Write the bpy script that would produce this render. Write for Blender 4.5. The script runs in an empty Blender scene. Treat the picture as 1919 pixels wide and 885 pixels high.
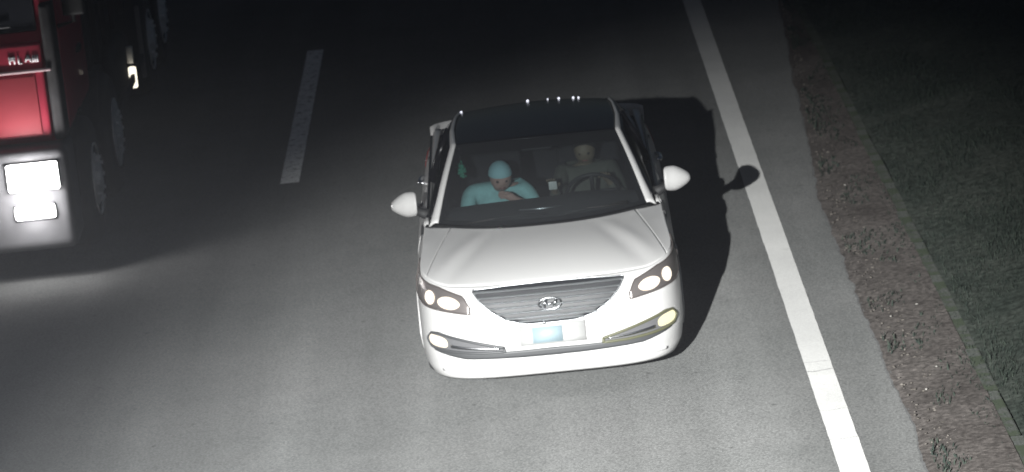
import bpy, bmesh, math, random
from mathutils import Vector, Matrix, noise
random.seed(7)
R = math.radians
S = bpy.context.scene
COL = S.collection
# ------------------------------------------------------------------ camera
F, PPX, PPY = 7016.56, 958.5, 439.07
PITCH, YAW, ROLL = 0.2382268, -0.0105172, -0.1045213
cam_d = bpy.data.cameras.new('camera'); cam = bpy.data.objects.new('camera', cam_d); COL.objects.link(cam)
fwd = Vector((math.sin(YAW)*math.cos(PITCH), math.cos(YAW)*math.cos(PITCH), -math.sin(PITCH)))
rr = Vector((math.cos(YAW), -math.sin(YAW), 0)); uu = rr.cross(fwd)
RR = rr*math.cos(ROLL)+uu*math.sin(ROLL); UU = -rr*math.sin(ROLL)+uu*math.cos(ROLL)
M = Matrix((RR, UU, -fwd)).transposed().to_4x4(); M.translation = Vector((0.0489990, -24.1364, 7.01395))
cam.matrix_world = M
cam_d.sensor_width = 36; cam_d.lens = F/1919*36; cam_d.clip_end = 1500; cam_d.clip_start = .1
cam_d.shift_x = (959.5-PPX)/1919; cam_d.shift_y = (PPY-442.5)/1919
S.camera = cam
cam_d.dof.use_dof = True; cam_d.dof.focus_distance = 19.5; cam_d.dof.aperture_fstop = 5.0
# ------------------------------------------------------------------ night sky
W = bpy.data.worlds.new("World"); S.world = W; W.use_nodes = True
nt = W.node_tree; bg = nt.nodes['Background']
sky = nt.nodes.new('ShaderNodeTexSky'); sky.sky_type = 'NISHITA'; sky.sun_disc = False
sky.sun_elevation = R(40); sky.sun_rotation = R(200)
nt.links.new(sky.outputs[0], bg.inputs[0]); bg.inputs[1].default_value = 0.008
# ------------------------------------------------------------------ the roadside camera's flash lamp (on the gantry beside the camera)
fl = bpy.data.lights.new('flash_lamp', 'SPOT'); flo = bpy.data.objects.new('flash_lamp', fl); COL.objects.link(flo)
flo.location = (-3.4, -24.2, 7.35)
aim = Vector((-.60, -6.3, 0))
flo.rotation_euler = (aim-flo.location).to_track_quat('-Z', 'Y').to_euler()
fl.energy = 118000; fl.spot_size = R(23.3); fl.spot_blend = 1.0; fl.shadow_soft_size = .06; fl.color = (.985, 1, .985)
S.view_settings.view_transform = 'Standard'; S.view_settings.look = 'None'; S.view_settings.exposure = 0; S.view_settings.gamma = 1
S.cycles.max_bounces = 8; S.cycles.transparent_max_bounces = 16; S.cycles.volume_bounces = 0

# ------------------------------------------------------------------ materials
MATS = {}
def mat(name, col, rough=.5, metal=0, emit=None, es=0, noise_amt=0, nscale=20, bump=0, bscale=60, coat=0, spec=.5, dr=0):
    if name in MATS: return MATS[name]
    m = bpy.data.materials.new(name); m.use_nodes = True; t = m.node_tree; b = t.nodes['Principled BSDF']
    b.inputs['Base Color'].default_value = (*col, 1); b.inputs['Roughness'].default_value = rough
    b.inputs['Metallic'].default_value = metal; b.inputs['Specular IOR Level'].default_value = spec
    b.inputs['Coat Weight'].default_value = coat; b.inputs['Coat Roughness'].default_value = .06
    if 'Diffuse Roughness' in b.inputs: b.inputs['Diffuse Roughness'].default_value = dr
    if emit: b.inputs['Emission Color'].default_value = (*emit, 1); b.inputs['Emission Strength'].default_value = es
    tc = t.nodes.new('ShaderNodeTexCoord')
    if noise_amt:
        n = t.nodes.new('ShaderNodeTexNoise'); n.inputs['Scale'].default_value = nscale; n.inputs['Detail'].default_value = 6
        t.links.new(tc.outputs['Object'], n.inputs['Vector'])
        r = t.nodes.new('ShaderNodeValToRGB')
        r.color_ramp.elements[0].position = .3; r.color_ramp.elements[1].position = .7
        r.color_ramp.elements[0].color = (*[c*(1-noise_amt) for c in col], 1)
        r.color_ramp.elements[1].color = (*[min(1, c*(1+noise_amt)) for c in col], 1)
        t.links.new(n.outputs['Fac'], r.inputs[0]); t.links.new(r.outputs[0], b.inputs['Base Color'])
    if bump:
        n2 = t.nodes.new('ShaderNodeTexNoise'); n2.inputs['Scale'].default_value = bscale; n2.inputs['Detail'].default_value = 4
        t.links.new(tc.outputs['Object'], n2.inputs['Vector'])
        bp = t.nodes.new('ShaderNodeBump'); bp.inputs['Strength'].default_value = bump; bp.inputs['Distance'].default_value = .01
        t.links.new(n2.outputs['Fac'], bp.inputs['Height']); t.links.new(bp.outputs[0], b.inputs['Normal'])
    MATS[name] = m; return m

def ground_mat(name, c0, c1, big=.5, grain=90, grain_amt=.35, retro=1.0, bump=.5, wear=None, streak=False):
    """rough diffuse ground: aggregate grain, large patches, optional wear showing the road through"""
    m = bpy.data.materials.new(name); m.use_nodes = True; t = m.node_tree; t.nodes.clear()
    out = t.nodes.new('ShaderNodeOutputMaterial'); d = t.nodes.new('ShaderNodeBsdfDiffuse'); d.inputs['Roughness'].default_value = retro
    tc = t.nodes.new('ShaderNodeTexCoord')
    def N(scale, det=5, rough=.6):
        n = t.nodes.new('ShaderNodeTexNoise'); n.inputs['Scale'].default_value = scale; n.inputs['Detail'].default_value = det
        n.inputs['Roughness'].default_value = rough; t.links.new(tc.outputs['Object'], n.inputs['Vector']); return n
    a = N(big); r = t.nodes.new('ShaderNodeValToRGB')
    r.color_ramp.elements[0].position = .32; r.color_ramp.elements[1].position = .68
    r.color_ramp.elements[0].color = (*c0, 1); r.color_ramp.elements[1].color = (*c1, 1)
    t.links.new(a.outputs['Fac'], r.inputs[0])
    g = N(grain, 3, .7); mr = t.nodes.new('ShaderNodeMapRange'); mr.inputs[1].default_value = .25; mr.inputs[2].default_value = .75
    mr.inputs[3].default_value = 1-grain_amt; mr.inputs[4].default_value = 1+grain_amt
    t.links.new(g.outputs['Fac'], mr.inputs[0])
    v = t.nodes.new('ShaderNodeTexVoronoi'); v.inputs['Scale'].default_value = grain*.9; t.links.new(tc.outputs['Object'], v.inputs['Vector'])
    mr2 = t.nodes.new('ShaderNodeMapRange'); mr2.inputs[1].default_value = 0; mr2.inputs[2].default_value = .8
    mr2.inputs[3].default_value = 1+grain_amt*.5; mr2.inputs[4].default_value = 1-grain_amt*.7
    t.links.new(v.outputs['Distance'], mr2.inputs[0])
    mu = t.nodes.new('ShaderNodeMath'); mu.operation = 'MULTIPLY'; t.links.new(mr.outputs[0], mu.inputs[0]); t.links.new(mr2.outputs[0], mu.inputs[1])
    vm = t.nodes.new('ShaderNodeVectorMath'); vm.operation = 'SCALE'; t.links.new(r.outputs[0], vm.inputs[0]); t.links.new(mu.outputs[0], vm.inputs['Scale'])
    colout = vm.outputs[0]
    if streak:   # tyre-polished tracks, oil drips and small dark tar spots
        mp = t.nodes.new('ShaderNodeMapping'); mp.inputs['Scale'].default_value = (1.3, .07, 1); t.links.new(tc.outputs['Object'], mp.inputs[0])
        sn = t.nodes.new('ShaderNodeTexNoise'); sn.inputs['Scale'].default_value = 1; sn.inputs['Detail'].default_value = 4; t.links.new(mp.outputs[0], sn.inputs['Vector'])
        sr = t.nodes.new('ShaderNodeMapRange'); sr.inputs[1].default_value = .3; sr.inputs[2].default_value = .7; sr.inputs[3].default_value = .78; sr.inputs[4].default_value = 1.16
        t.links.new(sn.outputs['Fac'], sr.inputs[0])
        bl = N(2.6, 6, .65); br = t.nodes.new('ShaderNodeMapRange'); br.inputs[1].default_value = .3; br.inputs[2].default_value = .7; br.inputs[3].default_value = .93; br.inputs[4].default_value = 1.05
        t.links.new(bl.outputs['Fac'], br.inputs[0])
        sv = t.nodes.new('ShaderNodeTexVoronoi'); sv.inputs['Scale'].default_value = 3.1; t.links.new(tc.outputs['Object'], sv.inputs['Vector'])
        vr = t.nodes.new('ShaderNodeMapRange'); vr.inputs[1].default_value = .035; vr.inputs[2].default_value = .075; vr.inputs[3].default_value = .62; vr.inputs[4].default_value = 1
        t.links.new(sv.outputs['Distance'], vr.inputs[0])
        for x_ in (sr, br, vr):
            v3 = t.nodes.new('ShaderNodeVectorMath'); v3.operation = 'SCALE'; t.links.new(colout, v3.inputs[0]); t.links.new(x_.outputs[0], v3.inputs['Scale']); colout = v3.outputs[0]
    if wear:
        w = N(wear[0], 8, .75); wr = t.nodes.new('ShaderNodeMapRange'); wr.inputs[1].default_value = wear[1]; wr.inputs[2].default_value = wear[1]+.06
        t.links.new(w.outputs['Fac'], wr.inputs[0])
        mx = t.nodes.new('ShaderNodeMix'); mx.data_type = 'RGBA'; t.links.new(wr.outputs[0], mx.inputs[0])
        mx.inputs[6].default_value = (*wear[2], 1); t.links.new(colout, mx.inputs[7]); colout = mx.outputs[2]
    t.links.new(colout, d.inputs['Color'])
    bp = t.nodes.new('ShaderNodeBump'); bp.inputs['Strength'].default_value = bump; bp.inputs['Distance'].default_value = .006
    t.links.new(mu.outputs[0], bp.inputs['Height']); t.links.new(bp.outputs[0], d.inputs['Normal'])
    t.links.new(d.outputs[0], out.inputs[0]); return m

asph = ground_mat('asphalt', (.100, .102, .100), (.126, .126, .124), .45, 60, .36, 1, .45, streak=True)
m_line = ground_mat('worn_road_paint', (.31, .308, .302), (.37, .366, .358), .9, 60, .10, 1, .3, wear=(7, .335, (.3, .3, .29)))
m_dash = ground_mat('speckled_road_paint', (.80, .80, .79), (.86, .86, .84), 2.2, 60, .22, 1, .4, wear=(14, .42, (.27, .27, .26)))
m_dirt = ground_mat('bare_soil', (.054, .048, .045), (.088, .079, .074), 1.3, 26, .5, 1, 1.0)
m_verge = ground_mat('verge_soil', (.030, .036, .031), (.048, .053, .046), 1.5, 20, .5, 1, 1.0)
m_conc = ground_mat('old_concrete', (.045, .047, .044), (.075, .079, .073), 1.6, 50, .3, 1, .5, wear=(3, .47, (.04, .048, .034)))
m_tar = ground_mat('crack_filler', (.10, .10, .10), (.14, .14, .14), 4, 60, .3, .5, .4)
paint = mat('white_car_paint', (.60, .592, .585), .30, coat=.35, spec=.3)
black_gloss = mat('black_gloss', (.006, .006, .008), .22, coat=0, spec=.15)
black_plastic = mat('black_plastic', (.022, .022, .023), .6, bump=.2, bscale=300)
grey_plastic = mat('grey_plastic', (.12, .12, .125), .55)
dash_m = mat('dashboard_grain', (.055, .056, .058), .75, bump=.3, bscale=150)
seat_m = mat('seat_cloth', (.014, .014, .017), .9, bump=.3, bscale=200)
chrome = mat('chrome', (.75, .76, .78), .22, 1)
satin = mat('satin_metal', (.46, .475, .49), .33, .85)
rubber = mat('tyre_rubber', (.055, .055, .056), .75, bump=.4, bscale=80)
rim_m = mat('painted_rim', (.80, .79, .78), .5, .2, noise_amt=.25, nscale=8)
alloy = mat('alloy_rim', (.45, .45, .46), .35, .7)
lens_grey = mat('lamp_housing', (.20, .18, .175), .3, .5)
def glass_mat(name, tint, refl_veil=.06, rough=.02):
    m = bpy.data.materials.new(name); m.use_nodes = True; t = m.node_tree; t.nodes.clear()
    out = t.nodes.new('ShaderNodeOutputMaterial'); a = t.nodes.new('ShaderNodeBsdfTransparent'); a.inputs[0].default_value = (*tint, 1)
    g = t.nodes.new('ShaderNodeBsdfGlossy'); g.inputs['Roughness'].default_value = rough; g.inputs[0].default_value = (.9, .9, .9, 1)
    lf = t.nodes.new('ShaderNodeLayerWeight'); lf.inputs[0].default_value = .5
    pw = t.nodes.new('ShaderNodeMath'); pw.operation = 'POWER'; pw.inputs[1].default_value = 5; t.links.new(lf.outputs['Facing'], pw.inputs[0])
    lw = t.nodes.new('ShaderNodeMath'); lw.operation = 'MULTIPLY_ADD'; lw.inputs[1].default_value = .95; lw.inputs[2].default_value = .04; t.links.new(pw.outputs[0], lw.inputs[0])
    df = t.nodes.new('ShaderNodeBsdfDiffuse'); df.inputs[0].default_value = (.25, .26, .28, 1)  # grey diffuse veil stands in for the dashboard's reflection in the glass
    m1 = t.nodes.new('ShaderNodeMixShader'); m1.inputs[0].default_value = refl_veil*.55
    t.links.new(a.outputs[0], m1.inputs[1]); t.links.new(df.outputs[0], m1.inputs[2])
    m2 = t.nodes.new('ShaderNodeMixShader'); t.links.new(lw.outputs[0], m2.inputs[0]); t.links.new(m1.outputs[0], m2.inputs[1]); t.links.new(g.outputs[0], m2.inputs[2])
    t.links.new(m2.outputs[0], out.inputs[0]); return m
glass = glass_mat('windscreen_glass', (.47, .51, .52), .13)
side_glass = glass_mat('dark_side_glass', (.03, .03, .034), .04)
lens = glass_mat('clear_lens', (.93, .93, .93), .05)

# ------------------------------------------------------------------ helpers
def link(o, parent=None):
    COL.objects.link(o)
    if parent: o.parent = parent
    return o
def tag(o, label, cat, group=None, kind=None):
    if label: o['label'] = label
    if cat: o['category'] = cat
    if group: o['group'] = group
    if kind: o['kind'] = kind
    return o
def thing(name, label, cat, loc=(0, 0, 0), rz=0, group=None):
    o = bpy.data.objects.new(name, None); COL.objects.link(o); o.location = loc; o.rotation_euler = (0, 0, rz)
    o.empty_display_size = .2
    return tag(o, label, cat, group)
def from_bm(name, bm, m, parent=None, smooth=True, recalc=True):
    if recalc: bmesh.ops.recalc_face_normals(bm, faces=bm.faces)
    me = bpy.data.meshes.new(name); bm.to_mesh(me); bm.free(); me.materials.append(m)
    if smooth:
        for p in me.polygons: p.use_smooth = True
    return link(bpy.data.objects.new(name, me), parent)
def grid(name, fn, nu, nv, m, parent=None, thick=0, skip=None, closed_u=False, smooth=True, flip=False):
    bm = bmesh.new(); V = [[bm.verts.new(fn(i/nu, j/nv)) for j in range(nv+1)] for i in range(nu+(0 if closed_u else 1))]
    n = len(V)
    for i in range(nu):
        for j in range(nv):
            a, b = V[i], V[(i+1) % n]
            if skip and skip((i+.5)/nu, (j+.5)/nv, (a[j].co+b[j+1].co)/2): continue
            q = [a[j], b[j], b[j+1], a[j+1]]
            if flip: q.reverse()
            try: bm.faces.new(q)
            except ValueError: pass
    o = from_bm(name, bm, m, parent, smooth, recalc=False)
    if thick:
        md = o.modifiers.new('t', 'SOLIDIFY'); md.thickness = thick; md.offset = -1
    return o
def box_bm(bm, x0, x1, y0, y1, z0, z1, bev=0, seg=2):
    r = bmesh.ops.create_cube(bm, size=1); vs = r['verts']
    for v in vs: v.co = Vector(((x0+x1)/2+v.co.x*(x1-x0), (y0+y1)/2+v.co.y*(y1-y0), (z0+z1)/2+v.co.z*(z1-z0)))
    if bev:
        es = {e for v in vs for e in v.link_edges}
        bmesh.ops.bevel(bm, geom=list(es), offset=bev, segments=seg, affect='EDGES', profile=.6)
def box(name, x0, x1, y0, y1, z0, z1, m, parent=None, bev=.01, seg=2, smooth=True):
    bm = bmesh.new(); box_bm(bm, x0, x1, y0, y1, z0, z1, bev, seg)
    o = from_bm(name, bm, m, parent, smooth); autos(o); return o
def autos(o, ang=40):
    me = o.data
    bm = bmesh.new(); bm.from_mesh(me)
    for e in bm.edges:
        if len(e.link_faces) == 2 and e.calc_face_angle(0) > R(ang): e.smooth = False
    bm.to_mesh(me); bm.free()
def tube_bm(bm, pts, r, n=8, cap=True):
    pts = [Vector(p) for p in pts]; rings = []
    rad = r if isinstance(r, (list, tuple)) else [r]*len(pts)
    prev = None
    for i, p in enumerate(pts):
        d = (pts[min(i+1, len(pts)-1)]-pts[max(i-1, 0)]).normalized()
        if prev is None: a = d.orthogonal().normalized()
        else: a = (prev-d*prev.dot(d)).normalized()
        prev = a; b = d.cross(a)
        rings.append([bm.verts.new(p+(a*math.cos(2*math.pi*k/n)+b*math.sin(2*math.pi*k/n))*rad[i]) for k in range(n)])
    for i in range(len(rings)-1):
        for k in range(n): bm.faces.new([rings[i][k], rings[i][(k+1) % n], rings[i+1][(k+1) % n], rings[i+1][k]])
    if cap: bm.faces.new(rings[0][::-1]); bm.faces.new(rings[-1])
def tube(name, pts, r, m, parent=None, n=8):
    bm = bmesh.new(); tube_bm(bm, pts, r, n); return from_bm(name, bm, m, parent)
def lathe(name, prof, n, m, parent=None, axis='X', loc=(0, 0, 0)):
    """prof: (radius, offset along axis)"""
    bm = bmesh.new(); rings = []
    for r, h in prof:
        ring = []
        for k in range(n):
            a = 2*math.pi*k/n; c, s = r*math.cos(a), r*math.sin(a)
            co = (h, c, s) if axis == 'X' else (c, h, s) if axis == 'Y' else (c, s, h)
            ring.append(bm.verts.new(co))
        rings.append(ring)
    for i in range(len(rings)-1):
        for k in range(n): bm.faces.new([rings[i][k], rings[i][(k+1) % n], rings[i+1][(k+1) % n], rings[i+1][k]])
    bm.faces.new(rings[0][::-1]); bm.faces.new(rings[-1])
    bmesh.ops.remove_doubles(bm, verts=bm.verts, dist=1e-5)
    o = from_bm(name, bm, m, parent); autos(o, 45); o.location = loc; return o
def interp(tab, x):
    if x <= tab[0][0]: return tab[0][1]
    for (a, b), (c, d) in zip(tab, tab[1:]):
        if x <= c: return b+(d-b)*(x-a)/(c-a)
    return tab[-1][1]
def smooth_i(tab, x):
    if x <= tab[0][0]: return tab[0][1]
    for (a, b), (c, d) in zip(tab, tab[1:]):
        if x <= c:
            t = (x-a)/(c-a); t = t*t*(3-2*t); return b+(d-b)*t
    return tab[-1][1]

# ------------------------------------------------------------------ setting: ground, road, lines, verge
def sheet(name, x0, x1, y0, y1, z, m, nx=1, ny=1, zf=None):
    def fn(u, v):
        x = x0+(x1-x0)*u; y = y0+(y1-y0)*v
        return (x, y, z+(zf(x, y) if zf else 0))
    o = grid(name, fn, nx, ny, m); o['kind'] = 'structure'; return o
sheet('ground', -400, 400, -400, 600, -.12, m_verge)
def road_h(x, y): return 0
bm = bmesh.new()
YA, YB = -60, 300
vs = [bm.verts.new(c) for c in [(-14, YA, 0), (2.70, YA, 0), (2.70, YB, 0), (-14, YB, 0)]]
bm.faces.new(vs); v2 = [bm.verts.new(c) for c in [(-14, YA, -.12), (-14, YB, -.12)]]; bm.faces.new([vs[0], vs[3], v2[1], v2[0]])
road = from_bm('road', bm, asph, smooth=False, recalc=False); road['kind'] = 'structure'
# soil strip beside the road, ragged edge creeping onto the asphalt
def soil(u, v):
    y = -12+42*v; n = noise.noise((y*1.1, 3.1, 0))*.035+noise.noise((y*5, 9, 0))*.02+noise.noise((y*17, 2, 0))*.008
    n += .045*max(0, y-4.5) if y < 14 else .43
    x = 2.20+n if u == 0 else 2.20+n+(2.74-2.20-n)*u
    z = .004+(.008*math.sin(math.pi*min(1, u))+.045*u) + (noise.noise((x*7, y*7, 1))*.007+noise.noise((x*24, y*24, 5))*.006)*(1 if u > .02 else 0)
    return (x, y, z)
o = grid('soil_strip', soil, 22, 1000, m_dirt); o['kind'] = 'structure'
o = grid('soil_strip', lambda u, v: (2.2+.54*u, 30+270*v, .004+.06*u), 2, 20, m_dirt); o['kind'] = 'structure'
o = grid('soil_strip', lambda u, v: (2.2+.54*u, -60+48*v, .004+.06*u), 2, 8, m_dirt); o['kind'] = 'structure'
# dark seam along the road edge
def seam(u, v):
    y = -12+42*v; n = noise.noise((y*1.1, 3.1, 0))*.035+noise.noise((y*5, 9, 0))*.02+noise.noise((y*17, 2, 0))*.008
    n += .045*max(0, y-4.5) if y < 14 else .43
    w = .012+.016*max(0, noise.noise((y*2, 7, 7))+.3)
    return (2.205+n-w+u*w*1.6, y, .003)
o = grid('edge_crack', seam, 1, 900, m_tar); o['kind'] = 'structure'
# bank behind the edging
def bank_z(x, y): return .045+.16*min(1, max(0, (x-2.8)/1.2))+.05*(x-2.8)+.04*noise.noise((x*1.2, y*1.2, 4))
o = grid('grass_bank', lambda u, v: (2.815+17*u**1.5, -15+60*v, bank_z(2.86+17*u**1.5, -15+60*v)), 60, 150, m_verge); o['kind'] = 'structure'
# low concrete edging: separate blocks about a metre long
edg = thing('concrete_edging', 'low weathered concrete edging half overgrown between brown soil and grass', 'edging', (2.78, 0, 0))
ebm = bmesh.new(); box_bm(ebm, -.045, .045, 0, .985, -.06, .055, .012)
eme = bpy.data.meshes.new('edging_block'); ebm.to_mesh(eme); ebm.free(); eme.materials.append(m_conc)
for k in range(-8, 26):
    e = link(bpy.data.objects.new('edging_block', eme), edg); e.location = (random.uniform(-.008, .008), k*1.0, random.uniform(-.012, .006)-.0)
    e.rotation_euler = (0, random.uniform(-.03, .03), random.uniform(-.006, .006))
LX = 1.757; DX = LX-3.9
def line_obj(name, x0, x1, y0, y1, m, label, group=None, ragged=.004):
    n = max(4, int((y1-y0)/.06)); n = min(n, 2500)
    def fn(u, v):
        y = y0+(y1-y0)*v; r = noise.noise((y*9, x0+u*7, 0))*ragged
        return (x0+(x1-x0)*u+r, y+(noise.noise((u*8, y0, 3))*ragged*2), .004)
    o = grid(name, fn, 1 if y1-y0 > 50 else 4, n, m); o['kind'] = 'structure'
    return o
line_obj('edge_line', LX-.0905, LX+.0905, -55, 290, m_line, '')
for k in range(-3, 18):
    y0 = 7.42+k*15.0
    line_obj('lane_dash', DX-.083, DX+.083, y0, y0+6.1, m_dash, '')
line_obj('left_edge_line', -6.75, -6.57, -55, 290, m_line, '')
# transverse hairline cracks through the edge line
for y, w, s in ((-.02, .006, 0), (-.02+.22, .003, 2), (-1.6, .003, 5), (-.95, .0022, 9)):
    def fn(u, v, y=y, w=w, s=s):
        x = LX-.12+.30*u; yy = y+noise.noise((x*9, s, 0))*.035
        return (x, yy+(v-.5)*w*2.6*(.6+.6*noise.noise((x*20, s, 2))), .0085)
    o = grid('pavement_crack', fn, 24, 1, m_tar); o['kind'] = 'structure'
# grass
def leaf_mat(name, c, c2):
    m = bpy.data.materials.new(name); m.use_nodes = True; t = m.node_tree; b = t.nodes['Principled BSDF']; b.inputs['Roughness'].default_value = .8
    b.inputs['Specular IOR Level'].default_value = .2
    oi = t.nodes.new('ShaderNodeNewGeometry'); r = t.nodes.new('ShaderNodeValToRGB'); r.color_ramp.elements[0].color = (*c, 1); r.color_ramp.elements[1].color = (*c2, 1)
    t.links.new(oi.outputs['Random Per Island'], r.inputs[0]); t.links.new(r.outputs[0], b.inputs['Base Color']); return m
m_grass = leaf_mat('grass_blades', (.026, .037, .031), (.055, .069, .054))
verts, faces = [], []
def blade(x, y, z, h, w):
    a = random.uniform(0, 6.283); l = random.uniform(.1, .7)*h; b = random.uniform(0, 6.283)
    dx, dy = math.cos(a)*w, math.sin(a)*w; lx, ly = math.cos(b)*l, math.sin(b)*l
    i = len(verts)
    verts.extend([(x-dx, y-dy, z), (x+dx, y+dy, z), (x+dx*.7+lx*.4, y+dy*.7+ly*.4, z+h*.6), (x-dx*.7+lx*.4, y-dy*.7+ly*.4, z+h*.6), (x+lx, y+ly, z+h*.9)])
    faces.extend([(i, i+1, i+2, i+3), (i+3, i+2, i+4)])
n = 0
while n < 110000:
    y = random.uniform(-6, 24); x = 2.66+abs(random.gauss(0, 1.6)) if random.random() < .5 else random.uniform(2.66, 6.5)
    d = noise.noise((x*1.3, y*.9, 0))+.5*noise.noise((x*4, y*3, 9))
    n += 1
    if x < 2.84 and d < -.12: continue
    if d < -.28 and random.random() < .8: continue
    h = random.uniform(.03, .075)*(1+.9*max(0, d))*(.6 if x < 2.84 else 1)
    blade(x, y, (.04 if x < 2.84 else bank_z(x, y))-.02, h, random.uniform(.002, .0045))
n = 0
while n < 6000:   # weeds on the soil
    y = random.uniform(-5, 20); x = random.uniform(2.24+.045*max(0, min(y, 14)-4.5), 2.75); n += 1
    if noise.noise((x*3, y*1.1, 5))+ .5*(x-2.45) < .12: continue
    blade(x, y, .02, random.uniform(.02, .06), random.uniform(.004, .008))
me = bpy.data.meshes.new('grass'); me.from_pydata(verts, [], faces); me.materials.append(m_grass)
g = link(bpy.data.objects.new('grass', me)); tag(g, 'dark rough grass growing on the verge beyond the soil strip', 'grass', kind='stuff')
# gravel on soil
m_peb = leaf_mat('pebbles', (.09, .08, .07), (.2, .18, .16)); m_pale = mat('pale_stone', (.40, .38, .35), .8, noise_amt=.2)
bm = bmesh.new()
def pebble(bm, x, y, z, s):
    r = bmesh.ops.create_icosphere(bm, subdivisions=1, radius=s)
    sc = Vector((random.uniform(.7, 1.4), random.uniform(.7, 1.3), random.uniform(.4, .8)))
    for v in r['verts']: v.co = Vector((v.co.x*sc.x, v.co.y*sc.y, v.co.z*sc.z))*random.uniform(.85, 1.12)+Vector((x, y, z))
for k in range(1500):
    y_ = random.uniform(-5, 14); pebble(bm, random.uniform(2.23+.045*max(0, y_-4.5), 2.73), y_, .03, random.uniform(.003, .012))
o = from_bm('gravel', bm, m_peb, smooth=False); tag(o, 'small grit scattered over the brown soil strip', 'gravel', kind='stuff')
for (x, y, lab) in ((2.44, 5.05, 'pale pebble on the soil furthest up the strip, level with the white car roof'), (2.56, 1.25, 'pale pebble on brown soil about level with the white car front bumper'),
                    (2.35, 1.0, 'tiny pale pebble lying close to the asphalt edge near the car bumper'), (2.5, -.35, 'pale pebble near the middle of the soil strip, nearer than the bumper'),
                    (2.37, -.85, 'nearest pale pebble on the soil strip, close to the cracked asphalt edge')):
    bm = bmesh.new(); pebble(bm, 0, 0, 0, .009); o = from_bm('pale_stone', bm, m_pale, smooth=False); o.location = (x, y, .05)
    tag(o, lab, 'stone', 'pale stones on the soil strip')

# ------------------------------------------------------------------ the white saloon
car = thing('car', 'white four-door saloon with lit headlights and black roof driving beside the solid edge line', 'car', (0, 0, 0), -.0083)
NX, AY = 3.9, .86
tab = []; s = 0; px, py = 0, 0
for k in range(0, 401):
    th = math.pi/2*k/400; x = .90*math.sin(th)**(2/NX); y = AY-AY*math.cos(th)**(2/NX)
    s += math.hypot(x-px, y-py); px, py = x, y; tab.append((s, x, y))
S1 = tab[-1][0]
def outline(s):
    sg = 1 if s >= 0 else -1; s = abs(s)
    if s >= S1:
        y = AY+(s-S1); x = .90+.012*math.sin(min(1, (y-.9)/3)*math.pi)
        if y > 3.9: x -= .11*((y-3.9)/.85)**2.4
        return sg*x, y, sg*1.0, 0.0
    lo, hi = 0, len(tab)-1
    while hi-lo > 1:
        m_ = (lo+hi)//2
        if tab[m_][0] <= s: lo = m_
        else: hi = m_
    a, b = tab[lo], tab[hi]; t = (s-a[0])/max(1e-9, b[0]-a[0])
    x = a[1]+(b[1]-a[1])*t; y = a[2]+(b[2]-a[2])*t
    nx = abs(x/.9)**(NX-1)/.9; ny = -(abs(AY-y)/AY)**(NX-1)/AY; l = math.hypot(nx, ny)
    return sg*x, y, sg*nx/l, ny/l
DF = [(.15, .05), (.19, .02), (.30, .0), (.42, .0), (.52, .012), (.62, .03), (.70, .055), (.76, .09), (.80, .13), (.86, .2)]
DS = [(.15, .06), (.22, .02), (.35, .0), (.60, .0), (.76, .012), (.86, .042), (.95, .080), (1.03, .10)]
TY = [(0, .785), (.12, .79), (.35, .825), (.65, .868), (1.0, .91), (1.4, .945), (2.0, .965), (3.0, .99), (4.0, 1.01), (4.7, 1.0)]
def P(s, z, off=0):
    x, y, nx, ny = outline(s)
    w = abs(ny)**1.2
    d = interp(DF, z)*w+interp(DS, z)*(1-w)-off
    return Vector((x-nx*d, y-ny*d, z))
def topz(s): return interp(TY, outline(s)[1])
SB = S1+(4.70-AY)
def ys(y):  # s for a side station y
    if y >= AY: return S1+y-AY
    for a in tab:
        if a[2] >= y: return a[0]
WH = [(1.0, .33), (3.80, .33)]
def arch(co):
    return any((co.y-wy)**2+(co.z-wz)**2 < .365**2 for wy, wz in WH) and abs(co.x) > .6
# front bumper / nose skin
sF = ys(.62)
grid('front_bumper', lambda u, v: P(-sF+2*sF*u, .16+(topz(-sF+2*sF*u)-.16)*v), 120, 40, paint, car, thick=.004)
for sg in (-1, 1):
    def side(y0, y1, n, name, z0=.2, off=0, m=paint, zt=0, nv=30):
        a, b = ys(y0), ys(y1)
        return grid(name, lambda u, v: P(sg*(a+(b-a)*u), z0+(topz(a+(b-a)*u)+zt-z0)*v, off), n, nv, m, car, thick=.004, skip=lambda u, v, c: arch(c), flip=sg < 0)
    side(.625, 1.42, 46, 'front_fender')
    side(1.426, 2.50, 12, 'front_door', .22, .002)
    side(2.506, 3.42, 12, 'rear_door', .22, .002)
    side(3.426, 4.45, 46, 'rear_quarter_panel')
    # sill, arch lips
    a = tube('side_sill', [P(sg*ys(1.42), .2), P(sg*ys(2.4), .19), P(sg*ys(3.4), .2)], .025, paint, car)
    for wy, wz in WH:
        pts = []
        for k in range(25):
            t = math.pi*(k/24)*1.12-.06*math.pi
            yy, zz = wy+.37*math.cos(t), wz+.37*math.sin(t)
            if zz < .2: continue
            pts.append(P(sg*ys(yy), zz, .0))
        tube('wheel_arch_trim', pts, .012, paint, car, 6)
    # door handles
    for dy in (2.28, 3.18):
        c = P(sg*ys(dy), .86, .02)
        bm = bmesh.new(); tube_bm(bm, [P(sg*ys(dy-.10), .86, 0), P(sg*ys(dy-.08), .862, .035), c+Vector((sg*.018, 0, 0)), P(sg*ys(dy+.08), .862, .035), P(sg*ys(dy+.10), .86, 0)], .016, 8)
        from_bm('door_handle', bm, chrome, car)
# rear
sR = ys(4.45)
def rear(u, v):
    a = P(sR, .2); x = -a.x+2*a.x*u; q = abs(x/a.x)
    y = 4.45+.25*(1-q**3)**.5 if q < 1 else 4.45
    return (x, y-.04*v, .2+.80*v)
grid('rear_bumper', rear, 40, 12, paint, car, thick=.004)
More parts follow.
